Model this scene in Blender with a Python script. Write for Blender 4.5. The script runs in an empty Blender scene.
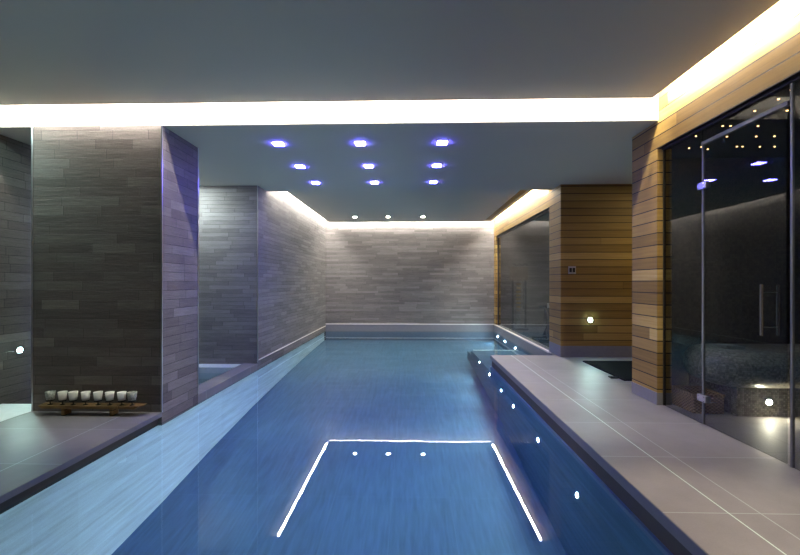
import bpy, bmesh, math, random
from mathutils import Vector, Matrix
random.seed(7)
S = bpy.context.scene
COL = S.collection
PI = math.pi

# ------------------------------------------------------------------ camera
cam_d = bpy.data.cameras.new('camera'); cam = bpy.data.objects.new('camera', cam_d); COL.objects.link(cam)
cam.location = (0, 0, 1.2); cam.rotation_euler = (PI/2, 0, math.radians(1.52))
cam_d.sensor_width = 36; cam_d.lens = 415/800*36; cam_d.shift_y = 5/800; cam_d.clip_start = 0.05
S.camera = cam
# ------------------------------------------------------------------ world, exposure
W = bpy.data.worlds.new('world'); S.world = W; W.use_nodes = True
W.node_tree.nodes['Background'].inputs[0].default_value = (0.02, 0.022, 0.026, 1)
W.node_tree.nodes['Background'].inputs[1].default_value = 1.0
S.view_settings.view_transform = 'Standard'; S.view_settings.look = 'None'
S.view_settings.exposure = 0.0; S.view_settings.gamma = 1.0; S.view_settings.use_curve_mapping = False
S.cycles.use_denoising = True
S.cycles.max_bounces = 10; S.cycles.diffuse_bounces = 5; S.cycles.transparent_max_bounces = 16
S.cycles.sample_clamp_indirect = 6
sd = bpy.data.lights.new('ceiling_spotlight', 'SPOT'); so = bpy.data.objects.new('ceiling_spotlight', sd); COL.objects.link(so)
so.location = (1.25, 0.75, 2.93); sd.energy = 420; sd.color = (1, .86, .62); sd.spot_size = math.radians(74); sd.spot_blend = .25; sd.shadow_soft_size = .04
# strengths of the lamps of the place and of the added fill strips
LED_FRONT, LED_RIGHT, LED_BACK, LED_BACK_R = 1000, 400, 210, 250
LED_FRONT_FILL, LED_RIGHT_FILL = 210, 200
BLUE, DOWN, POOL, SPOT = 330, 600, 4600, 300

# ------------------------------------------------------------------ node helpers
class NT:
    def __init__(s, name):
        s.m = bpy.data.materials.new(name); s.m.use_nodes = True
        s.t = s.m.node_tree; s.t.nodes.clear()
        s.out = s.t.nodes.new('ShaderNodeOutputMaterial')
    def n(s, kind, **kw):
        x = s.t.nodes.new(kind)
        for k, v in kw.items():
            setattr(x, k, v)
        return x
    def put(s, sock, v):
        if isinstance(v, bpy.types.NodeSocket): s.t.links.new(v, sock)
        elif v is not None: sock.default_value = v
    def math(s, op, a, b=None, c=None):
        x = s.n('ShaderNodeMath', operation=op)
        s.put(x.inputs[0], a)
        if b is not None: s.put(x.inputs[1], b)
        if c is not None: s.put(x.inputs[2], c)
        return x.outputs[0]
    def mix(s, f, a, b):
        x = s.n('ShaderNodeMix', data_type='RGBA')
        s.put(x.inputs[0], f); s.put(x.inputs[6], a); s.put(x.inputs[7], b)
        return x.outputs[2]
    def pos(s, local=False):
        if local:
            c = s.n('ShaderNodeTexCoord').outputs['Object']
        else:
            c = s.n('ShaderNodeNewGeometry').outputs['Position']
        x = s.n('ShaderNodeSeparateXYZ'); s.put(x.inputs[0], c)
        return c, x.outputs[0], x.outputs[1], x.outputs[2]
    def comb(s, a, b, c):
        x = s.n('ShaderNodeCombineXYZ'); s.put(x.inputs[0], a); s.put(x.inputs[1], b); s.put(x.inputs[2], c)
        return x.outputs[0]
    def noise(s, vec, scale, detail=3, rough=0.5):
        x = s.n('ShaderNodeTexNoise'); s.put(x.inputs['Vector'], vec)
        x.inputs['Scale'].default_value = scale; x.inputs['Detail'].default_value = detail; x.inputs['Roughness'].default_value = rough
        return x.outputs[0]
    def white(s, vec):
        x = s.n('ShaderNodeTexWhiteNoise', noise_dimensions='3D'); s.put(x.inputs[0], vec)
        return x.outputs[0]
    def ramp(s, f, stops):
        x = s.n('ShaderNodeValToRGB'); s.put(x.inputs[0], f)
        e = x.color_ramp.elements
        while len(e) < len(stops): e.new(0.5)
        for i, (p, c) in enumerate(stops):
            e[i].position = p; e[i].color = (*c, 1)
        return x.outputs[0]
    def bump(s, h, strength=0.4, dist=0.01):
        x = s.n('ShaderNodeBump'); s.put(x.inputs['Height'], h)
        x.inputs['Strength'].default_value = strength; x.inputs['Distance'].default_value = dist
        return x.outputs[0]
    def bsdf(s, col, rough=0.5, metal=0.0, normal=None, spec=0.5):
        x = s.n('ShaderNodeBsdfPrincipled')
        if isinstance(col, tuple): col = (*col[:3], 1)
        s.put(x.inputs['Base Color'], col); s.put(x.inputs['Roughness'], rough); s.put(x.inputs['Metallic'], metal)
        x.inputs['Specular IOR Level'].default_value = spec
        if normal is not None: s.put(x.inputs['Normal'], normal)
        s.put(s.out.inputs[0], x.outputs[0])
        return x

def plain(name, col, rough=0.5, metal=0.0, spec=0.5, vary=0.12, scale=18):
    t = NT(name); c = t.pos(True)[0]
    n = t.noise(c, scale, 3)
    lo = tuple(v*(1-vary) for v in col); hi = tuple(min(1, v*(1+vary)) for v in col)
    t.bsdf(t.mix(n, (*lo, 1), (*hi, 1)), rough, metal, None, spec)
    return t.m

def emit(name, col, strength):
    t = NT(name); e = t.n('ShaderNodeEmission'); e.inputs[0].default_value = (*col, 1); e.inputs[1].default_value = strength
    t.put(t.out.inputs[0], e.outputs[0]); return t.m

def stone(name, cols, h=0.095, lmin=0.35, lvar=0.6, joint=0.55, bump=0.7):
    """split-face stone laid in long thin courses"""
    t = NT(name); c, x, y, z = t.pos()
    u = t.math('ADD', x, y)
    zz = t.math('DIVIDE', t.math('ADD', z, 10.0), h)
    row = t.math('FLOOR', zz)
    r1 = t.white(t.comb(row, 3.1, 0.0))
    L = t.math('MULTIPLY_ADD', r1, lvar, lmin)
    uu = t.math('DIVIDE', t.math('MULTIPLY_ADD', r1, 37.3, t.math('ADD', u, 40)), L)
    col = t.math('FLOOR', uu)
    idn = t.white(t.comb(row, col, 1.7))
    fz = t.math('FRACT', zz); fu = t.math('MULTIPLY', t.math('FRACT', uu), L)
    ez = t.math('LESS_THAN', fz, 0.055); eu = t.math('LESS_THAN', fu, 0.006)
    edge = t.math('MAXIMUM', ez, eu)
    fine = t.noise(t.comb(t.math('MULTIPLY', x, 5), t.math('MULTIPLY', y, 5), t.math('MULTIPLY', z, 42)), 1.0, 5, 0.65)
    spk = t.noise(c, 60, 3, 0.6)
    base = t.ramp(idn, cols)
    f2 = t.math('MULTIPLY_ADD', fine, 0.8, t.math('MULTIPLY_ADD', spk, 0.5, 0.37))
    colr = t.n('ShaderNodeMix', data_type='RGBA', blend_type='MULTIPLY'); colr.inputs[0].default_value = 1
    t.put(colr.inputs[6], base); t.put(colr.inputs[7], t.comb(f2, f2, f2))
    full = t.mix(t.math('MULTIPLY', edge, joint), colr.outputs[2], (0.02, 0.019, 0.018, 1))
    hgt = t.math('ADD', t.math('MULTIPLY', idn, 0.7), t.math('MULTIPLY', fine, 0.6))
    hgt = t.math('SUBTRACT', hgt, t.math('MULTIPLY', edge, 0.7))
    t.bsdf(full, 0.75, 0, t.bump(hgt, bump, 0.012), 0.3)
    return t.m

def wood(name, cols, h=0.118, z0=10.0, L=2.1, local=False):
    t = NT(name); c, x, y, z = t.pos(local)
    u = t.math('ADD', x, y)
    zz = t.math('DIVIDE', t.math('ADD', z, z0), h); row = t.math('FLOOR', zz)
    r1 = t.white(t.comb(row, 5.1, 0.4))
    uu = t.math('DIVIDE', t.math('MULTIPLY_ADD', r1, 9.3, t.math('ADD', u, 30)), L)
    col = t.math('FLOOR', uu); idn = t.white(t.comb(row, col, 2.2))
    ez = t.math('LESS_THAN', t.math('FRACT', zz), 0.085)
    eu = t.math('LESS_THAN', t.math('MULTIPLY', t.math('FRACT', uu), L), 0.003)
    edge = t.math('MAXIMUM', ez, eu)
    g = t.noise(t.comb(t.math('MULTIPLY', x, 1.6), t.math('MULTIPLY', y, 1.6), t.math('MULTIPLY_ADD', z, 45, t.math('MULTIPLY', idn, 50))), 1.0, 5, 0.6)
    base = t.ramp(t.math('ADD', t.math('MULTIPLY', idn, 0.75), t.math('MULTIPLY', t.math('SUBTRACT', g, 0.3), 0.55)), cols)
    full = t.mix(edge, base, (0.012, 0.006, 0.003, 1))
    hgt = t.math('SUBTRACT', t.math('MULTIPLY', g, 0.15), edge)
    t.bsdf(full, 0.5, 0, t.bump(hgt, 0.5, 0.006), 0.35)
    return t.m

def tiles(name, base, grout, xs, ystep, yoff, rough=0.45, streak=False, w=0.005, xstep=None, spec=0.5, amt=0.8):
    """stone slabs with joint lines at given x values (or every xstep) and every ystep along the room"""
    t = NT(name); c, x, y, z = t.pos()
    line = t.math('LESS_THAN', t.math('MULTIPLY', t.math('FRACT', t.math('DIVIDE', t.math('ADD', y, 20-yoff), ystep)), ystep), w)
    if xs: line = t.math('MULTIPLY', line, .4)
    for xv, wt in xs:
        line = t.math('MAXIMUM', line, t.math('MULTIPLY', wt, t.math('LESS_THAN', t.math('ABSOLUTE', t.math('SUBTRACT', x, xv)), w*0.7)))
    tid = t.math('FLOOR', t.math('DIVIDE', t.math('ADD', y, 20-yoff), ystep)); tx = 0.0
    if xstep:
        fx = t.math('DIVIDE', t.math('ADD', x, 20), xstep); tx = t.math('FLOOR', fx)
        line = t.math('MAXIMUM', line, t.math('LESS_THAN', t.math('MULTIPLY', t.math('FRACT', fx), xstep), w))
    idn = t.white(t.comb(tid, tx, 0.3))
    if streak:
        n = t.noise(t.comb(t.math('MULTIPLY', x, 26), t.math('MULTIPLY', y, 1.3), t.math('MULTIPLY', z, 26)), 1.0, 5, 0.6); n = t.math('MULTIPLY_ADD', n, 1.8, -.4)
    else:
        n = t.noise(c, 3.0, 6, 0.65)
    n2 = t.noise(c, 110, 2)
    f = t.math('ADD', t.math('MULTIPLY_ADD', n, 0.55, 0.62), t.math('MULTIPLY_ADD', n2, 0.2, t.math('MULTIPLY', idn, 0.10)))
    f = t.math('SUBTRACT', f, 0.03)
    mm = t.n('ShaderNodeMix', data_type='RGBA', blend_type='MULTIPLY'); mm.inputs[0].default_value = 1
    mm.inputs[6].default_value = (*base, 1); t.put(mm.inputs[7], t.comb(f, f, f))
    full = t.mix(t.math('MULTIPLY', line, amt), mm.outputs[2], (*grout, 1))
    t.bsdf(full, rough, 0, t.bump(n2, 0.12, 0.003), spec)
    return t.m

def clear(name, tint, refl=1.0, ior=1.45, rough=0.0, ripple=False):
    """clear sheet: passes light straight on with a tint, mirrors by the Fresnel law"""
    t = NT(name); fr = t.n('ShaderNodeFresnel'); fr.inputs[0].default_value = ior
    if not ripple:   # both faces of a thin pane mirror alike
        bf = t.n('ShaderNodeNewGeometry').outputs['Backfacing']
        t.put(fr.inputs[0], t.math('MULTIPLY_ADD', bf, 1/ior-ior, ior))
    a = t.n('ShaderNodeBsdfTransparent'); a.inputs[0].default_value = (*tint, 1)
    b = t.n('ShaderNodeBsdfAnisotropic'); b.inputs['Roughness'].default_value = rough
    if ripple:
        c, x, y, z = t.pos()
        n = t.noise(c, 1.1, 2, 0.4)
        bp = t.bump(n, 0.035, 0.01)
        t.put(b.inputs['Normal'], bp); t.put(fr.inputs['Normal'], bp)
    m = t.n('ShaderNodeMixShader')
    t.put(m.inputs[0], t.math('MULTIPLY', fr.outputs[0], refl)); t.put(m.inputs[1], a.outputs[0]); t.put(m.inputs[2], b.outputs[0])
    t.put(t.out.inputs[0], m.outputs[0]); return t.m

def mosaic(name, a, b, step=0.025, rough=0.35):
    t = NT(name); c, x, y, z = t.pos()
    def cell(v): return t.math('FLOOR', t.math('DIVIDE', v, step))
    def ed(v): return t.math('LESS_THAN', t.math('FRACT', t.math('DIVIDE', v, step)), 0.1)
    idn = t.white(t.comb(cell(t.math('ADD', x, 0.003)), cell(t.math('ADD', y, 0.003)), cell(z)))
    e = t.math('MAXIMUM', ed(z), ed(t.math('ADD', x, y)))
    t.bsdf(t.mix(t.math('MULTIPLY', e, 0.5), t.mix(idn, (*a, 1), (*b, 1)), (0.01, 0.01, 0.01, 1)), rough, 0, t.bump(idn, 0.3, 0.003))
    return t.m

M = {}
SC = [(0.0, (.112, .094, .082)), (0.5, (.145, .122, .108)), (0.85, (.165, .141, .126)), (1.0, (.21, .182, .164))]
M['stone'] = stone('split_stone', SC)
M['stone_back'] = stone('split_stone_fine', [(0, (.135, .122, .113)), (0.5, (.165, .15, .139)), (1, (.205, .188, .175))], h=0.066, joint=0.5)
M['wood'] = wood('cedar_boards', [(0, (.13, .072, .018)), (0.4, (.28, .17, .042)), (0.7, (.39, .25, .070)), (1, (.58, .43, .16))], L=6.5)
M['deck'] = tiles('deck_stone', (.17, .158, .158), (.55, .69, .62), ((1.652, 1.0), (1.815, .4), (-2.83, .6)), 0.70, 0.50, 0.5)
M['inner_floor'] = tiles('indoor_stone', (.27, .25, .235), (.12, .11, .10), (), 0.6, 0.2, 0.55, xstep=0.6)
M['pool_shaded'] = tiles('pool_tile_shaded', (.075, .145, .225), (.13, .22, .30), (), 1.2, 0.3, 0.6, True, 0.006, 0.6, amt=0.5)  # pool tile darkened where less lamplight should show
M['pool_lit'] = tiles('pool_tile_lit', (.72, .78, .78), (.60, .69, .72), (), 1.2, 0.3, 0.6, True, 0.004, amt=0.3)  # same pool tile lightened, lamplight put into its colour
M['coping_side'] = plain('coping_edge', (.13, .125, .14), 0.5)
M['plinth'] = plain('plinth_stone', (.20, .195, .205), 0.5)
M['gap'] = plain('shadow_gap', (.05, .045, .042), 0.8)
M['paint'] = plain('ceiling_paint', (.53, .49, .43), 0.8, vary=0.02, scale=2)
M['void'] = plain('slot_paint', (.85, .84, .82), 0.8, vary=0.02)
M['trim'] = plain('pale_stone_trim', (.70, .66, .60), 0.5)
M['steel'] = plain('brushed_steel', (.62, .62, .64), 0.28, 1.0, vary=0.05)
M['seal'] = plain('grey_seal', (.20, .20, .18), 0.4, 0.1)
M['black'] = plain('black_plastic', (.012, .012, .014), 0.45)
M['iron'] = plain('black_iron', (.010, .009, .009), 0.5)
M['dark_frame'] = plain('dark_frame', (.02, .016, .012), 0.5)
M['mosaic'] = mosaic('brown_mosaic', (.05, .038, .027), (.095, .073, .05))
M['mosaic_bench'] = mosaic('grey_mosaic', (.15, .135, .11), (.36, .33, .28), 0.018, 0.4)
M['dark_room'] = plain('dark_room_paint', (.10, .10, .10), 0.8)
M['dark_ceiling'] = plain('dark_ceiling_paint', (.03, .028, .028), 0.7)
M['glass'] = clear('window_glass', (.80, .82, .81))
M['water'] = clear('pool_water_surface', (.70, .875, .935), 1.0, 1.33, 0.0, True)
M['spa_water'] = clear('spa_water_surface', (.80, .93, .95), 1.0, 1.33, 0.0, True)
M['spa'] = plain('spa_tile', (.50, .55, .56), 0.5)
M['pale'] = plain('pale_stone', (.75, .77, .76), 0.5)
M['plank'] = wood('plank_wood', [(0, (.16, .09, .03)), (1, (.45, .28, .11))], 0.05, 1, 0.9, True)
M['wax'] = plain('cream_glass', (.82, .79, .70), 0.35, vary=0.06, scale=60)
M['mottled'] = plain('mottled_glass', (.34, .34, .28), 0.3, vary=0.98, scale=55)
M['wicker'] = None
M['cloth'] = plain('grey_cloth', (.30, .29, .27), 0.9)
M['switch'] = plain('switch_plate', (.45, .42, .36), 0.35, 0.2)
M['rubber'] = plain('black_rubber', (.006, .007, .010), 0.9, spec=0.15)
M['wood_box'] = plain('brown_panel', (.11, .075, .045), 0.6)
M['chrome'] = plain('chrome', (.8, .8, .82), 0.12, 1.0, vary=0.02)
t = NT('woven_wicker'); c, x, y, z = t.pos(True)
wv = t.math('MULTIPLY', t.math('SINE', t.math('MULTIPLY', t.math('ADD', x, y), 160)), t.math('SINE', t.math('MULTIPLY', z, 220)))
t.bsdf(t.mix(t.math('MULTIPLY_ADD', wv, 0.5, 0.5), (.12, .06, .028, 1), (.46, .27, .13, 1)), 0.7, 0, t.bump(wv, 0.8, 0.006)); M['wicker'] = t.m
WHITE = (1.0, .96, .90)
M['led_front'] = emit('led_front', WHITE, LED_FRONT); M['led_right'] = emit('led_right', (1, .91, .72), LED_RIGHT)
M['led_back'] = emit('led_back', WHITE, LED_BACK); M['led_back_r'] = emit('led_back_r', WHITE, LED_BACK_R)
M['led_front_fill'] = emit('led_front_fill', WHITE, LED_FRONT_FILL); M['led_right_fill'] = emit('led_right_fill', (1, .91, .72), LED_RIGHT_FILL)
M['blue'] = emit('blue_led', (.11, .09, 1.0), BLUE)
M['down'] = emit('downlight_lamp', (1, .95, .85), DOWN)
M['pool_lamp'] = emit('pool_lamp', (.80, .98, 1.0), POOL)
M['spot'] = emit('wall_spot_lamp', (.62, 1.0, .92), SPOT*2.5)
M['spot_warm'] = emit('bench_spot_lamp', (1.0, .92, .70), SPOT*2.2)
M['spot_teal'] = emit('spa_spot_lamp', (.80, .97, 1.0), SPOT*9)
M['spot_ledge'] = emit('ledge_spot_lamp', (.62, 1.0, .95), SPOT*3)
M['fill_recess'] = emit('recess_fill', (1, .83, .40), 1500)
M['gym_fill'] = emit('gym_fill', (.9, 1.0, .95), 1600)
M['star'] = emit('star_lamp', (1.0, .55, .22), 8)

# ------------------------------------------------------------------ mesh helpers
def B(): return bmesh.new()
def box(bm, x0, x1, y0, y1, z0, z1):
    v = [bm.verts.new(p) for p in ((x0,y0,z0),(x1,y0,z0),(x1,y1,z0),(x0,y1,z0),(x0,y0,z1),(x1,y0,z1),(x1,y1,z1),(x0,y1,z1))]
    for f in ((0,3,2,1),(4,5,6,7),(0,1,5,4),(1,2,6,5),(2,3,7,6),(3,0,4,7)): bm.faces.new([v[i] for i in f])
    return bm
def frame_of(d):
    d = d.normalized(); a = Vector((0,0,1)) if abs(d.z) < .9 else Vector((1,0,0))
    p = d.cross(a).normalized(); return p, d.cross(p).normalized()
def tube(bm, pts, r, n=10, cap=True):
    pts = [Vector(p) for p in pts]; rings = []
    for i, p in enumerate(pts):
        d = (pts[min(i+1, len(pts)-1)] - pts[max(i-1, 0)])
        a, b = frame_of(d); rr = r[i] if isinstance(r, (list, tuple)) else r
        rings.append([bm.verts.new(p + a*math.cos(2*PI*k/n)*rr + b*math.sin(2*PI*k/n)*rr) for k in range(n)])
    for i in range(len(rings)-1):
        for k in range(n): bm.faces.new((rings[i][k], rings[i][(k+1)%n], rings[i+1][(k+1)%n], rings[i+1][k]))
    if cap:
        bm.faces.new(rings[0]); bm.faces.new(rings[-1])
    return bm
def lathe(bm, prof, c=(0,0,0), axis='z', n=24):
    c = Vector(c); rings = []
    for r, h in prof:
        ring = []
        for k in range(n):
            a = 2*PI*k/n; q = Vector((r*math.cos(a), r*math.sin(a), h))
            if axis == 'x': q = Vector((q.z, q.x, q.y))
            if axis == 'y': q = Vector((q.x, q.z, q.y))
            ring.append(bm.verts.new(c+q))
        rings.append(ring)
    for i in range(len(rings)-1):
        for k in range(n): bm.faces.new((rings[i][k], rings[i][(k+1)%n], rings[i+1][(k+1)%n], rings[i+1][k]))
    bm.faces.new(rings[0]); bm.faces.new(rings[-1])
    return bm
def ring(bm, ri, ro, h0, h1, c, axis='z', n=28):
    c = Vector(c); rs = []
    for rad, h in ((ri, h0), (ro, h0), (ro, h1), (ri, h1)):
        q = []
        for k in range(n):
            a = 2*PI*k/n; v = Vector((rad*math.cos(a), rad*math.sin(a), h))
            if axis == 'x': v = Vector((v.z, v.x, v.y))
            if axis == 'y': v = Vector((v.x, v.z, v.y))
            q.append(bm.verts.new(c+v))
        rs.append(q)
    for i in range(4):
        for k in range(n): bm.faces.new((rs[i][k], rs[i][(k+1)%n], rs[(i+1)%4][(k+1)%n], rs[(i+1)%4][k]))
    return bm
def obj(name, bm, mat, parent=None, bevel=0, smooth=False, seg=2, origin=None):
    bmesh.ops.recalc_face_normals(bm, faces=bm.faces)
    if 'water' in name:
        for f in bm.faces:
            f.normal_update()
            if f.normal.z < 0: f.normal_flip()
    if bevel: bmesh.ops.bevel(bm, geom=list(bm.edges)+list(bm.verts), offset=bevel, segments=seg, profile=0.5, affect='EDGES', clamp_overlap=True)
    off = Vector((0,0,0)); p = parent
    while p is not None: off += p.location; p = p.parent
    if origin is not None: off += Vector(origin)
    if off.length: bmesh.ops.translate(bm, verts=bm.verts, vec=-off)
    me = bpy.data.meshes.new(name); bm.to_mesh(me); bm.free()
    if smooth:
        for f in me.polygons: f.use_smooth = True
    me.materials.append(mat)
    o = bpy.data.objects.new(name, me); COL.objects.link(o)
    if origin is not None: o.location = Vector(origin)
    if parent is not None: o.parent = parent
    return o
def thing(name, label, cat, loc=(0,0,0), group=None, kind=None):
    o = bpy.data.objects.new(name, None); COL.objects.link(o); o.location = loc; o.empty_display_size = .1
    return tag(o, label, cat, group, kind)
def tag(o, label, cat, group=None, kind=None):
    o['label'] = label; o['category'] = cat
    if group: o['group'] = group
    if kind: o['kind'] = kind
    return o
def struct(name, bm, mat, label=None, cat=None, parent=None, **k):
    o = obj(name, bm, mat, parent, **k)
    if parent is None:
        o['kind'] = 'structure'
        if label: o['label'] = label; o['category'] = cat
    return o
def copy_tree(root, loc, label):
    r = root.copy(); COL.objects.link(r); r.location = loc; r['label'] = label
    for ch in list(root.children):
        c = ch.copy(); COL.objects.link(c); c.parent = r
        for g in ch.children:
            d = g.copy(); COL.objects.link(d); d.parent = c
    return r

# ------------------------------------------------------------------ main measures
XL, XR, XG = -2.50, 2.41, 2.475      # pool-side faces left / right, glass line
YB = 12.1                            # back wall
ZC, ZS, ZR = 2.95, 2.78, 3.22        # ceiling, soffit, slab over the slots
ZL, ZW, ZF = -0.10, -0.215, -1.13    # left deck, water, pool floor
YF = 4.11                            # fascia
XO = -4.38                           # outer left wall
YN = -3.0                            # behind the camera
DX = 1.315                           # right deck edge
YD = 6.9                             # right deck end

# ------------------------------------------------------------------ pool shell
fb = B(); FP = [(YN, ZF), (3.2, ZF), (4.2, -1.04), (5.2, -.92), (6.6, -.79), (8.2, -.68), (10.2, -.57), (YB, -.49)]   # the bottom rises towards the far end
tp = [(fb.verts.new((XL-.2, y, z)), fb.verts.new((XR+.1, y, z))) for y, z in FP]
bt = [(fb.verts.new((XL-.2, y, ZF-.1)), fb.verts.new((XR+.1, y, ZF-.1))) for y, z in FP]
for k in range(len(FP)-1):
    fb.faces.new((tp[k][0], tp[k][1], tp[k+1][1], tp[k+1][0])); fb.faces.new((bt[k][0], bt[k+1][0], bt[k+1][1], bt[k][1]))
    fb.faces.new((tp[k][0], tp[k+1][0], bt[k+1][0], bt[k][0])); fb.faces.new((tp[k][1], bt[k][1], bt[k+1][1], tp[k+1][1]))
fb.faces.new((tp[0][0], bt[0][0], bt[0][1], tp[0][1])); fb.faces.new((tp[-1][0], tp[-1][1], bt[-1][1], bt[-1][0]))
struct('floor', fb, M['pool_shaded'], 'blue grey tiled bottom of the long swimming pool', 'pool floor')
struct('wall_pool_left', box(B(), XL-.25, XL-.04, YN, YB, ZF, ZW-.021), M['pool_lit'], 'underwater wall, coloured pale to look lit, along the left side of the pool', 'pool wall')
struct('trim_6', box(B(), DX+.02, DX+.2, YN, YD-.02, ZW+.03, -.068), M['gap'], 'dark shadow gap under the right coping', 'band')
struct('wall_pool_right', box(B(), DX, DX+.2, YN, YD, ZF, ZW+.03), M['pool_shaded'], 'dark blue underwater wall below the right deck', 'pool wall')
struct('wall_pool_end', box(B(), DX+.2, XR, YD-.2, YD, ZF, -.07), M['pool_shaded'], 'underwater wall at the end of the right deck', 'pool wall')
struct('wall_pool_window', box(B(), XR, XR+.2, YD, YB, ZF, ZW-.03), M['pool_shaded'], 'pool side wall below the far window', 'pool wall')
struct('wall_pool_back', box(B(), XL, XR+.2, YB, YB+.2, ZF, ZW-.03), M['pool_shaded'], 'pool wall below the far stone wall', 'pool wall')
struct('trim_4', box(B(), XR, XR+.2, YD, YB, ZW-.03, -.028), M['plinth'], 'dark stone band between far window and water', 'band')
struct('trim_5', box(B(), XL, XR+.2, YB, YB+.2, ZW-.03, -.0), M['plinth'], 'dark stone band between far wall and water', 'band')
struct('wall_back_base', box(B(), XR+.2, 6.2, YB, YB+.2, -.2, 0), M['dark_room'])
st = thing('pool_step', 'submerged broad stone steps in the far right bay of the pool', 'step', (1.9, 8.1, ZF), kind='structure')
obj('lower_step', box(B(), 1.33, XR, 6.9, 9.85, ZF, -.42), M['pool_shaded'], st)
obj('lower_tread', box(B(), 1.33, XR, 9.27, 9.85, -.42, -.405), M['pool_shaded'], st)
obj('upper_step', box(B(), 1.33, XR, 6.9, 9.27, -.42, -.31), M['pool_shaded'], st)
obj('upper_tread', box(B(), 1.33, XR, 6.9, 9.13, -.31, -.295), M['pool_shaded'], st)
obj('pale_nosing', box(B(), 1.38, XR-.05, 9.17, 9.27, -.31, -.293), M['pool_lit'], st)
w = B()
v = [w.verts.new(p) for p in ((XL-.05, YN, ZW), (DX+.0, YN, ZW), (DX, YD, ZW), (XR, YD, ZW), (XR, YB, ZW), (XL, YB, ZW), (XL, 4.1, ZW), (XL-.05, 4.1, ZW))]
w.faces.new(v)
pw = obj('pool_water', w, M['water']); tag(pw, 'still clear blue water filling the long swimming pool', 'water', kind='stuff')

# ------------------------------------------------------------------ decks
d = thing('floor_deck_right', 'grey stone slab deck along the right side of the pool', 'deck', (1.86, 2, 0), kind='structure')
dm = box(B(), DX, XR+.08, YN, YD, -.068, 0)
obj('deck_slab', dm, M['deck'], d)
obj('coping_edge', box(B(), DX-.004, DX, YN, YD, -.068, -.003), M['coping_side'], d)
struct('floor_recess', box(B(), XR+.08, 5.3, 4.13, 6.95, -.06, 0), M['deck'], 'grey stone floor of the doorway recess', 'floor')
d = thing('floor_deck_left', 'grey stone slab deck along the left side of the pool', 'deck', (-3.1, 1, ZL), kind='structure')
obj('deck_slab', box(B(), -3.83, XL, YN, 4.1, ZL-.045, ZL), M['deck'], d)
obj('coping_edge', box(B(), XL, XL+.004, YN, 4.1, ZL-.045, ZL-.002), M['coping_side'], d)
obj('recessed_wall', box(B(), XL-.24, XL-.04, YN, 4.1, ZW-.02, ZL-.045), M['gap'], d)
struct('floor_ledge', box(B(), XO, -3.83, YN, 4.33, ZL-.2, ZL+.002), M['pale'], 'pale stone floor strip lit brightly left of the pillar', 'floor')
struct('floor_niche', box(B(), XO, -3.0, 4.33, 4.81, ZL-.25, ZL-.1), M['stone'], 'dark stone floor behind the ledge', 'floor')

# ------------------------------------------------------------------ left structures
struct('wall_left', box(B(), XO-.2, XO-.002, YN, 6.7, -1.0, ZR), M['stone'], 'dark stone wall at the far left behind the pillar', 'wall')
p = thing('wall_pillar', 'broad dark stone clad pillar standing beside the pool, candle shelf at its foot', 'pillar', (-3.1, 4.4, ZL), kind='structure')
obj('stone_cladding', box(B(), -3.83, XL, 4.1, 4.81, ZW-.02, ZS), M['stone'], p)
for (x, y) in ((-3.83, 4.1), (XL, 4.1), (XL, 4.81)):
    obj('corner_trim', box(B(), x-.006, x+.006, y-.006, y+.006, ZL, ZS-.001), M['steel'], p)
p = thing('wall_left_far', 'dark stone block wall beyond the spa pool, running to the back wall', 'wall', (-3, 8, ZL), kind='structure')
obj('stone_cladding', box(B(), XO, XL, 6.7, YB, ZW-.02, ZR-.01), M['stone_back'], p)
obj('corner_trim', box(B(), XL-.006, XL+.006, 6.694, 6.706, ZL, ZS-.001), M['steel'], p)
obj('base_strip', box(B(), XL, XL+.012, 6.72, YB-.012, -.075, -.06), M['trim'], p)
struct('wall_back', box(B(), XO, 6.2, YB, YB+.2, -.0, ZR), M['stone_back'], 'far wall of fine grey split stone courses lit from above', 'wall')
struct('trim_1', box(B(), XL+.001, XR+.0, YB-.02, YB, -.028, .0), M['trim'], 'thin pale stone ledge at the foot of the far wall', 'trim')
struct('trim_2', box(B(), XR-.02, XR+.02, 7.3, YB-.02, -.028, .0), M['trim'], 'thin pale stone ledge below the far window', 'trim')
struct('wall_rear', box(B(), XO, 5.3, YN-.2, YN, -.3, ZR), M['stone'], 'stone wall behind the viewer', 'wall')
# spa pool in the niche
sp = thing('spa_pool', 'small raised spa pool in the niche between the stone pillars', 'spa pool', (-3.4, 5.7, ZL))
struct('trim_7', box(B(), -2.74, XL, 4.811, 6.699, ZW-.02, ZL-.02), M['deck'], 'grey stone curb between spa pool and swimming pool', 'curb')
obj('basin_floor', box(B(), XO+.001, -2.76, 4.811, 6.699, -.9, -.8), M['spa'], sp)
obj('back_lip', box(B(), XO+.001, -2.751, 6.42, 6.699, -.8, -.13), M['spa'], sp)
ws = B(); ws.faces.new([ws.verts.new(q) for q in ((XO, 4.811, -.22), (-2.74, 4.811, -.22), (-2.74, 6.42, -.22), (XO, 6.42, -.22))])
obj('water', ws, M['spa_water'], sp)

# ------------------------------------------------------------------ ceilings
struct('ceiling', box(B(), XO, 2.29, YN, 4.0, ZC, ZC+.03), M['paint'], 'smooth grey painted ceiling nearest the viewer', 'ceiling')
s = thing('ceiling_soffit', 'lowered ceiling band across the pool holding the blue lamps', 'ceiling', (-1, 5.6, ZS), kind='structure')
sb = box(B(), XO, XR, YF, 7.15, ZS, ZR-.005); box(sb, XR, 5.3, 4.13, 7.15, ZS, ZR-.005)
obj('soffit_plaster', sb, M['paint'], s)
cb = B(); box(cb, XL+.12, 2.29, 7.15, YB-.12, ZC, ZC+.03)
struct('ceiling_far', cb, M['paint'], 'recessed grey ceiling over the far end of the pool', 'ceiling')
struct('ceiling_slab', box(B(), XO-.2, 5.3, YN-.2, YB+.2, ZR, ZR+.1), M['void'], 'white slab above the light slots', 'ceiling')
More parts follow.
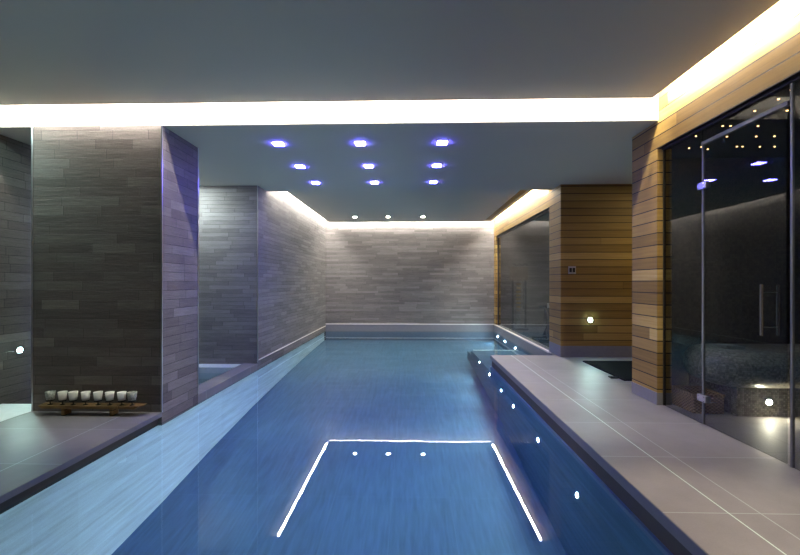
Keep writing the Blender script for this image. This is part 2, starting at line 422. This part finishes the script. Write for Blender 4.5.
# ceiling grille beside the right slot
g = thing('ceiling_grille', 'long bronze linear air grille beside the far right ceiling slot', 'grille', (2.13, 9.5, ZC))
M['bronze'] = plain('bronze_grille', (.22, .15, .07), 0.4, 0.4)
obj('grille_back', box(B(), 2.075, 2.20, 7.2, 11.6, ZC-.004, ZC-.001), M['dark_frame'], g)
for k in range(6):
    obj('slat', box(B(), 2.08+k*.021, 2.09+k*.021, 7.2, 11.6, ZC-.012, ZC-.004), M['bronze'], g)
# LED strips in the slots
def led(label, bm, mat, loc):
    o = obj('led_strip', bm, mat, origin=loc); return tag(o, label, 'light strip', 'light strips hidden in the ceiling slots')
led('white light strip glowing in the slot before the lowered ceiling', box(B(), XO+.05, 2.2, 3.984, 3.998, ZC+.033, ZC+.045), M['led_front'], (-1, 3.96, ZC+.06))
led('white light strip in the slot above the near right timber wall', box(B(), 2.274, 2.288, YN+.1, 3.97, ZC+.033, ZC+.045), M['led_right'], (2.25, 1, ZC+.06))
led('upper white fill strip added in the slot before the lowered ceiling', box(B(), XO+.05, 2.2, 4.035, 4.055, ZC+.165, ZC+.175), M['led_front_fill'], (-1, 4.04, ZC+.165))  # extra row, added to wash the pillar and deck with light
led('upper white fill strip added in the slot above the near right timber wall', box(B(), 2.335, 2.355, YN+.1, 4.0, ZC+.165, ZC+.175), M['led_right_fill'], (2.345, 1, ZC+.165))  # extra row, added to brighten the timber wall and right deck
led('white light strip in the slot above the far left stone wall', box(B(), XL+.04, XL+.08, 7.2, YB-.1, ZC+.07, ZC+.08), M['led_back'], (XL+.16, 9, ZC+.06))
led('white light strip in the slot above the far stone wall', box(B(), XL+.12, 2.3, YB-.08, YB-.05, ZC+.024, ZC+.034), M['led_back'], (0, YB-.16, ZC+.06))
led('white light strip in the slot above the far window', box(B(), 2.33, 2.37, 7.2, YB-.1, ZC+.07, ZC+.08), M['led_back_r'], (2.24, 9, ZC+.06))

# ------------------------------------------------------------------ right timber walls
ZH = 2.51
struct('wall_right_header', box(B(), XR, XR+.14, YN, 4.13, ZH, ZR), M['wood'], 'timber boarded wall above the glass enclosure', 'wall')
struct('wall_right_near', box(B(), XR, XR+.14, YN, 0.4, 0, ZH), M['wood'], 'timber wall nearest the viewer', 'wall')
struct('wall_right_column', box(B(), XR, XR+.14, 4.13, 4.59, 0.12, ZS), M['wood'], 'timber boarded pier between doorway recess and glass enclosure', 'wall')
struct('baseboard_right_column', box(B(), XR-.003, XR+.14, 4.127, 4.593, 0, .12), M['plinth'], 'grey stone plinth of the timber pier', 'plinth')
struct('wall_right_recess', box(B(), XR, 5.3, 6.75, 7.3, .18, ZS), M['wood'], 'timber boarded wall at the end of the doorway recess', 'wall')
struct('baseboard_right_recess', box(B(), XR-.003, 5.3, 6.747, 7.303, 0, .18), M['plinth'], 'grey stone plinth of the recess wall', 'plinth')
struct('wall_right_far_header', box(B(), XR, XR+.14, 7.3, YB, ZH, ZR), M['wood'], 'timber boards above the far window', 'wall')
struct('wall_right_far_jamb', box(B(), XR, XR+.14, 11.85, YB, 0, ZH), M['wood'], 'narrow timber strip beside the far window', 'wall')
struct('wall_recess_side', box(B(), 5.3, 5.5, YN, 7.3, -.1, ZR), M['wood'], 'end wall of the doorway recess', 'wall')
# gym beyond the far window
struct('wall_gym_right', box(B(), 6.0, 6.2, 7.3, YB, -.15, ZH+.2), M['dark_room'], 'dark gym side wall', 'wall')
struct('floor_gym', box(B(), XR+.2, 6.0, 7.3, YB, -.15, -.08), M['dark_room'], 'dark gym floor', 'floor')
struct('ceiling_gym', box(B(), XR+.14, 6.0, 7.3, YB, ZH+.05, ZH+.2), M['dark_room'], 'dark gym ceiling', 'ceiling')
# glass enclosure room
struct('floor_steam_room', box(B(), XR+.08, 5.3, YN, 4.13, -.06, -.001), M['inner_floor'], 'stone tiled floor inside the glass enclosure', 'floor')
struct('wall_steam_back', box(B(), XR+.14, 5.3, 4.45, 4.59, 0, ZS), M['mosaic'], 'dark brown mosaic wall behind the bench', 'wall')
struct('wall_steam_side', box(B(), 5.1, 5.3, YN, 4.45, 0, ZH), M['mosaic'], 'dark brown mosaic wall deep inside the glass enclosure', 'wall')
struct('wall_steam_near', box(B(), XR+.14, 5.1, 0.2, 0.4, 0, ZH), M['mosaic'], 'near mosaic wall of the glass enclosure', 'wall')
struct('ceiling_steam_room', box(B(), XR+.14, 5.3, 0.4, 4.45, ZH, ZH+.1), M['dark_ceiling'], 'dark ceiling of the glass enclosure with amber star lamps', 'ceiling')

# ------------------------------------------------------------------ windows and glass door
def win(n, label, y0, y1, z0, z1, fr=0.02, x=XG, lead=None):
    r = thing('window_%d' % n, label, 'window', (x, (y0+y1)/2, z0), kind='structure')
    obj('pane', box(B(), x-.005, x+.005, y0+.002, y1-.002, z0+.002, z1-.002), M['glass'], r)
    if fr:
        f = B()
        box(f, x-.02, x+.02, y0, y1, z1-fr, z1); box(f, x-.02, x+.02, y0, y0+fr, z0, z1-fr); box(f, x-.02, x+.02, y1-fr, y1, z0, z1-fr)
        obj('window_frame', f, M['dark_frame'], r)
    return r
win(1, 'large dark glass window into the gym at the far right of the pool', 7.3, 11.85, 0, ZH, 0.05)
r = win(2, 'narrow fixed glass panel between timber pier and glass door', 3.59, 4.127, 0.0, ZH, 0)
obj('edge_profile', box(B(), XG-.012, XG+.012, 4.117, 4.127, 0, ZH), M['dark_frame'], r)
r = win(3, 'fixed glass panel on the near side of the glass door', 0.4, 2.768, 0.0, ZH, 0)
obj('edge_profile', box(B(), XG-.008, XG+.008, 2.752, 2.768, 0, ZH), M['seal'], r)
r = win(4, 'slim glass transom above the glass door', 2.77, 3.588, 2.395, ZH, 0)
struct('trim_3', box(B(), XG-.02, XG+.02, 0.4, 4.127, ZH-.016, ZH+.03), M['dark_frame'], 'dark channel holding the tops of the glass panels', 'trim')
d1 = thing('door_1', 'frameless glass door with steel bar handles', 'door', (XG, 3.57, 0), kind='structure')
obj('pane', box(B(), XG-.005, XG+.005, 2.80, 3.57, 0.008, 2.36), M['glass'], d1)
obj('top_rail', box(B(), XG-.015, XG+.015, 2.78, 3.585, 2.362, 2.39), M['seal'], d1)
obj('edge_profile', box(B(), XG-.008, XG+.008, 3.57, 3.589, 0.005, 2.362), M['seal'], d1)
for z in (2.02, .22):
    hb = box(B(), XG-.022, XG+.022, 3.525, 3.63, z-.028, z+.028)
    hg = obj('hinge', hb, M['steel'], d1, bevel=.004)
    for yy in (3.545, 3.61):
        for zz in (z-.018, z+.018):
            obj('screw', lathe(B(), [(.006, -.026), (.006, -.021)], (XG, yy, zz), 'x', 10), M['chrome'], hg)
h = obj('handle', tube(tube(B(), [(XG-.055, 2.93, .835), (XG-.055, 2.93, 1.187)], .011), [(XG+.055, 2.93, .835), (XG+.055, 2.93, 1.187)], .011), M['chrome'], d1, smooth=False)
for z in (.895, 1.135):
    obj('handle_mount', tube(B(), [(XG-.055, 2.93, z), (XG+.055, 2.93, z)], .007), M['chrome'], h)

# ------------------------------------------------------------------ blue square ceiling lamps
def place(name, build, places, cat, group):
    """first is built, the others are copies of it with copies of its parts"""
    (x, y, z), lab = places[0]
    r = thing(name, lab, cat, (x, y, z), group); build(r, x, y, z)
    for loc, l in places[1:]: copy_tree(r, loc, l)
def blue(r, x, y, z):
    obj('lens', box(B(), x-.053, x+.053, y-.053, y+.053, z-.011, z-.002), M['blue'], r)
    f = B(); 
    for a, b, c, e in ((-.062, .062, -.062, -.055), (-.062, .062, .055, .062), (-.062, -.055, -.055, .055), (.055, .062, -.055, .055)):
        box(f, x+a, x+b, y+c, y+e, z-.003, z)
    obj('rim', f, M['steel'], r)
names_r = ('nearest', 'middle', 'farthest'); names_c = ('left', 'centre', 'right')
pl = []
for i, y in enumerate((4.69, 5.61, 6.53)):
    for j, x in enumerate((-1.51, -.575, .35)):
        pl.append(((x, y, ZS), 'square blue ceiling lamp, %s one of the %s row' % (names_c[j], names_r[i])))
place('blue_ceiling_lamp', blue, pl, 'ceiling lamp', 'square blue lamps in the lowered ceiling')
def downl(r, x, y, z):
    obj('lamp', lathe(B(), [(.045, -.004), (.045, -.001)], (x, y, z), 'z', 20), M['down'], r)
    obj('trim_ring', lathe(B(), [(.062, -.002), (.062, -.0003)], (x, y, z), 'z', 24), M['steel'], r)
place('ceiling_downlight', downl, [((x, 11.07, ZC), 'round white downlight, %s of three before the far wall' % n) for x, n in ((-1.496, 'left'), (-.612, 'middle'), (.32, 'right'))], 'ceiling lamp', 'round downlights in the far ceiling')

# ------------------------------------------------------------------ pool lamps
def plamp(r, x, y, z):
    obj('lens', lathe(B(), [(.017, -.004), (.017, -.001)], (x, y, z), 'x', 20), M['pool_lamp'], r)
    obj('bezel', ring(B(), .018, .027, -.012, 0, (x, y, z), 'x'), M['steel'], r)
ordn = ('first', 'second', 'third', 'fourth', 'fifth', 'sixth', 'seventh')
ys = ((2.3, -.50), (3.3, -.474), (4.3, -.42), (5.33, -.38), (6.04, -.36))
place('pool_lamp', plamp, [((DX, y[0], y[1]), 'small underwater lamp in the right pool wall, %s from the viewer' % ordn[i]) for i, y in enumerate(ys)]
      + [((1.33, y, -.345), 'small underwater lamp in the side of the submerged steps, %s' % q) for y, q in ((7.03, 'nearer one by the deck end'), (8.07, 'farther one of the two'))]
      + [((XR, y, -.305), 'small underwater lamp below the far window, %s' % q) for y, q in ((9.6, 'nearest of three'), (10.66, 'middle of three'), (11.57, 'farthest of three'))], 'pool lamp', 'underwater lamps along the pool side')

# ------------------------------------------------------------------ wall spots
def spot(name, label, c, axis, sgn, mat, r0=.035):
    r = thing(name, label, 'wall lamp', c)
    obj('lens', lathe(B(), [(r0, sgn*.006), (r0, sgn*.010)], c, axis, 20), mat, r)
    obj('bezel', lathe(B(), [(r0+.014, 0), (r0+.014, sgn*.006)], c, axis, 24), M['steel'], r)
spot('wall_spotlight', 'round low wall spotlight on the stone wall left of the pillar', (XO, 4.53, .445), 'x', 1, M['spot'], .026)
spot('wall_spotlight', 'round low wall spotlight on the timber recess wall', (2.88, 6.75, .597), 'y', -1, M['spot'], .030)
spot('wall_spotlight', 'round low spotlight in the mosaic bench base behind the glass door', (3.20, 3.80, .13), 'y', -1, M['spot_warm'], .022)

# niche downlights
def nd(label, x, y, ZS=ZS, mt='spot_teal'):
    r = thing('niche_downlight', label, 'ceiling lamp', (x, y, ZS), 'downlights over the left niche')
    obj('lamp', lathe(B(), [(.04, -.004), (.04, -.001)], (x, y, ZS), 'z', 20), M[mt], r)
    obj('trim_ring', lathe(B(), [(.055, -.002), (.055, -.0003)], (x, y, ZS), 'z', 24), M['steel'], r)
nd('round downlight over the spa pool niche', -3.5, 6.2)
nd('round downlight left of the stone pillar', -4.12, 3.65, ZC, 'spot_ledge')

rl = thing('recess_fill_light', 'round warm fill lamp added unseen in the ceiling of the doorway recess', 'ceiling lamp', (4.3, 5.5, ZS))  # lamp added behind the pier to warm up the recess wall
obj('lamp', lathe(B(), [(.04, -.004), (.04, -.001)], (4.3, 5.5, ZS), 'z', 20), M['fill_recess'], rl)
obj('trim_ring', ring(B(), .041, .055, -.005, -.0003, (4.3, 5.5, ZS)), M['steel'], rl)
# ------------------------------------------------------------------ starlights, some of them glass reflections built as lamps
stars = [(2.605, 3.54), (2.67, 3.54), (2.79, 3.545), (2.90, 3.548), (2.545, 3.777), (2.832, 3.797), (3.09, 3.80), (3.25, 3.80),
         (2.706, 4.114), (2.80, 4.08), (2.91, 4.15), (3.136, 4.078), (3.19, 4.08), (3.36, 4.09), (3.50, 4.09),
         (2.62, 3.235), (2.86, 3.235), (2.58, 2.887), (2.62, 3.03)]
rows = {}
for s_ in stars: rows.setdefault(round(s_[1]*4)/4 if s_[1] > 3.4 else 3.0, []).append(s_)
rn = {3.0: 'nearest row', 3.5: 'second row', 3.75: 'third row', 4.0: 'farthest row', 4.25: 'farthest row'}
first = None; cnt = {}
for (x, y) in sorted(stars, key=lambda q: (q[1] > 3.4, q[1] > 3.65, q[1] > 3.95, q[0])):
    rw = 'nearest row' if y < 3.4 else 'second row' if y < 3.65 else 'third row' if y < 3.95 else 'farthest row'
    cnt[rw] = cnt.get(rw, 0)+1
    lab = 'tiny amber ceiling starlight behind the glass, %s from left in the %s' % (ordn[cnt[rw]-1], rw)
    if first is None:
        first = obj('ceiling_starlight', lathe(B(), [(.006, -.006), (.008, 0)], (x, y, ZH), 'z', 12), M['star'], origin=(x, y, ZH))
        tag(first, lab, 'starlight', 'amber starlights in the enclosure ceiling')
    else:
        c_ = first.copy(); COL.objects.link(c_); c_.location = (x, y, ZH); c_['label'] = lab

# ------------------------------------------------------------------ bench, cloth, basket
bn = thing('heated_bench', 'long mosaic tiled relaxation bench with rounded edge behind the glass door', 'bench', (3.8, 4.1, 0))
bm = B(); box(bm, 2.72, 5.09, 3.68, 4.44, .25, .58)
ed = [e for e in bm.edges if abs(e.verts[0].co.x-2.72) < .01 and abs(e.verts[1].co.x-2.72) < .01 and abs(e.verts[0].co.z-e.verts[1].co.z) > .1]
bmesh.ops.bevel(bm, geom=ed, offset=.30, segments=10, profile=.5, affect='EDGES')
ed = [e for e in bm.edges if abs(e.verts[0].co.z-e.verts[1].co.z) < .001 and len(e.link_faces) == 2 and e.calc_face_angle(0) > 1.2]
bmesh.ops.bevel(bm, geom=ed, offset=.15, segments=8, profile=.5, affect='EDGES', clamp_overlap=True)
obj('bench_top', bm, M['mosaic_bench'], bn, smooth=True)
bm = B(); box(bm, 2.92, 5.09, 3.80, 4.44, 0, .27)
obj('bench_base', bm, M['mosaic_bench'], bn)
bm = B()
for k in range(3): box(bm, 2.93-k*.006, 3.09+k*.005, 3.92, 4.05, .582+k*.012, .592+k*.012)
cl = obj('folded_cloth', bm, M['cloth'], bevel=.004, origin=(3.0, 3.98, .582)); tag(cl, 'small folded grey cloth lying on the mosaic bench', 'cloth')
bk = thing('wicker_basket', 'brown wicker basket on the floor behind the glass panel', 'basket', (2.72, 4.03, 0))
bm = B(); X0, X1, Y0, Y1 = 2.59, 2.86, 3.87, 4.20
tt = .018
box(bm, X0, X1, Y0, Y0+tt, 0, .165); box(bm, X0, X1, Y1-tt, Y1, 0, .165); box(bm, X0, X0+tt, Y0+tt, Y1-tt, 0, .165); box(bm, X1-tt, X1, Y0+tt, Y1-tt, 0, .165)
box(bm, X0+tt, X1-tt, Y0+tt, Y1-tt, 0, .02)
obj('body', bm, M['wicker'], bk)
bm = B(); tube(bm, [(X0, Y0, .165), (X1, Y0, .165), (X1, Y1, .165), (X0, Y1, .165), (X0, Y0, .165)], .011, 8)
obj('rim', bm, M['wicker'], bk)
bm = B(); tube(bm, [(2.70, Y0-.004, .11), (2.70, Y0-.02, .11), (2.77, Y0-.02, .11), (2.77, Y0-.004, .11)], .005, 8)
obj('handle', bm, M['chrome'], bk)

# ------------------------------------------------------------------ mat, switch
bm = B(); box(bm, 2.60, 3.6, 5.13, 6.36, 0, .014)
mt = thing('door_mat', 'black ribbed mat on the stone floor of the recess', 'mat', (3.1, 5.7, 0))
obj('mat_base', bm, M['rubber'], mt)
bm = B()
for k in range(40): box(bm, 2.61, 3.59, 5.145+k*.0305, 5.160+k*.0305, .014, .019)
ri = obj('ribs', bm, M['rubber'], mt)
bm = B(); box(bm, 2.50, 2.60, 5.26, 5.34, 0, .012); obj('pull_tab', bm, M['rubber'], mt, bevel=.003)
sw = thing('light_switch', 'small square switch plate on the timber recess wall', 'switch', (2.59, 6.75, 1.40))
obj('plate', box(B(), 2.53, 2.65, 6.742, 6.75, 1.34, 1.46), M['switch'], sw, bevel=.002)
for dx in (-.026, .026): obj('rocker', box(B(), 2.59+dx-.019, 2.59+dx+.019, 6.736, 6.742, 1.365, 1.435), M['dark_frame'], sw)

# ------------------------------------------------------------------ candle shelf
cs = thing('candle_shelf', 'low wooden plank on two feet at the base of the stone pillar', 'shelf', (-3.15, 4.0, ZL))
bm = B(); z0 = -.028
vs = [bm.verts.new(q) for q in ((-3.60, 3.95, z0), (-2.68, 3.95, z0), (-2.66, 4.06, z0), (-3.62, 4.06, z0), (-3.64, 3.95, z0+.026), (-2.64, 3.95, z0+.026), (-2.62, 4.06, z0+.026), (-3.66, 4.06, z0+.026))]
for f in ((0,3,2,1),(4,5,6,7),(0,1,5,4),(1,2,6,5),(2,3,7,6),(3,0,4,7)): bm.faces.new([vs[i] for i in f])
obj('plank', bm, M['plank'], cs)
for x in (-3.40, -2.92): obj('foot', box(B(), x-.015, x+.015, 3.965, 4.05, ZL, z0), M['plank'], cs)
cx = (-3.556, -3.432, -3.325, -3.200, -3.076, -2.958, -2.838, -2.735)
def cup(x, y, z, lab, mat, sc=1.0):
    r = thing('candle_holder', lab, 'candle holder', (x, y, z), 'candle holders on the wooden plank')
    bm = lathe(B(), [(.022, 0), (.022, .004), (.006, .007), (.005, .028), (.014, .032), (.034, .036), (.037, .050), (.0345, .050), (.031, .040), (.004, .040)], (x, y, z), 'z', 20)
    obj('stand', bm, M['iron'], r, smooth=True)
    bm = lathe(B(), [(.012, .0405), (.029, .0405), (.034*sc, .075), (.040*sc, .127), (.036*sc, .127), (.031*sc, .08), (.027, .05), (.005, .05)], (x, y, z), 'z', 20)
    obj('cup', bm, mat, r, smooth=True)
    bm = lathe(B(), [(.0255, .051), (.028, .090), (.002, .091)], (x, y, z), 'z', 16); obj('candle', bm, M['wax'], r)
    obj('wick', tube(B(), [(x, y, z+.091), (x, y, z+.104)], .0015, 6), M['iron'], r)
    return r
ZP = z0+.0262
c1 = cup(cx[0], 4.0, ZP, 'mottled glass candle holder at the left end of the plank', M['mottled'], 1.08)
copy_tree(c1, (cx[7], 4.0, ZP), 'mottled glass candle holder at the right end of the plank')
c2 = cup(cx[1], 4.0, ZP, 'cream candle holder, second from left on the plank', M['wax'])
for i, q in ((2, 'third from left'), (3, 'fourth from left'), (4, 'fifth from left'), (5, 'sixth from left'), (6, 'second from right')):
    copy_tree(c2, (cx[i], 4.0, ZP), 'cream candle holder, %s on the plank' % q)

# ------------------------------------------------------------------ gym behind the far window
gm = thing('gym_cable_tower', 'tall dark gym cable machine with chrome weight column behind the far window', 'gym machine', (2.95, 11.3, -.08))
zf = -.08
bm = B(); box(bm, 2.70, 3.12, 11.1, 11.5, zf, zf+.06); obj('base', bm, M['black'], gm, bevel=.01)
for x in (2.74, 3.08): obj('upright', box(B(), x-.025, x+.025, 11.25, 11.32, zf+.06, 1.62), M['black'], gm)
obj('top_shroud', box(B(), 2.70, 3.12, 11.15, 11.45, 1.25, 1.62), M['wood_box'], gm, bevel=.01)
for k in range(12):
    obj('weight_plate', box(B(), 2.80, 2.93, 11.14, 11.26, zf+.10+k*.10, zf+.17+k*.10), M['chrome'], gm, bevel=.006)
obj('guide_rod', tube(B(), [(2.865, 11.2, zf+.05), (2.865, 11.2, 1.26)], .012), M['chrome'], gm)
obj('guide_rod', tube(B(), [(3.01, 11.2, .5), (3.01, 11.2, 1.26)], .02), M['chrome'], gm)
bm = B(); pts = [(2.72+.045*k, 11.2, 1.68+.035*math.sin(k*1.9)) for k in range(10)]
tube(bm, pts, .018, 8); obj('pull_bar', bm, M['black'], gm)
obj('pull_strap', box(B(), 2.89, 2.91, 11.19, 11.21, 1.6, 1.68), M['black'], gm)
bi = thing('exercise_bike', 'dark exercise bike with curved handlebars behind the far window', 'exercise bike', (2.95, 9.1, -.08))
for yy in (8.86, 9.35): obj('floor_bar', box(B(), 2.72, 3.22, yy, yy+.07, zf, zf+.07), M['black'], bi, bevel=.01)
obj('main_frame', tube(tube(B(), [(2.97, 8.9, zf+.06), (2.97, 9.1, .25), (2.97, 9.4, zf+.06)], .035), [(2.97, 9.1, .25), (2.97, 9.3, .62)], .028), M['black'], bi)
obj('flywheel', lathe(B(), [(.05, -.03), (.20, -.02), (.20, .02), (.05, .03)], (2.97, 8.98, .16), 'x', 28), M['black'], bi)
obj('seat', lathe(B(), [(.03, 0), (.11, .02), (.12, .05), (.05, .08)], (2.97, 9.3, .62), 'z', 18), M['black'], bi, smooth=True)
obj('seat_post', tube(B(), [(2.97, 9.3, .3), (2.97, 9.3, .63)], .018), M['chrome'], bi)
for sx in (-1, 1):
    obj('handlebar', tube(B(), [(2.97, 8.95, .3), (2.97+sx*.05, 8.93, .5), (2.97+sx*.12, 8.92, .66), (2.97+sx*.2, 9.0, .70), (2.97+sx*.22, 9.1, .62)], .012), M['chrome'], bi)
    obj('pedal', box(B(), 2.97+sx*.08-.03, 2.97+sx*.08+.03, 9.05, 9.15, .02, .045), M['black'], bi)
obj('display', box(B(), 2.90, 3.04, 8.90, 8.93, .66, .76), M['steel'], bi, bevel=.006)
gl = thing('gym_fill_lamp', 'round fill lamp added unseen to brighten the dark gym', 'ceiling lamp', (4.6, 9.2, ZH+.05))  # lamp added out of view so the gym shows through the window
obj('lamp', lathe(B(), [(.06, -.006), (.06, -.001)], (4.6, 9.2, ZH+.05), 'z', 20), M['gym_fill'], gl)
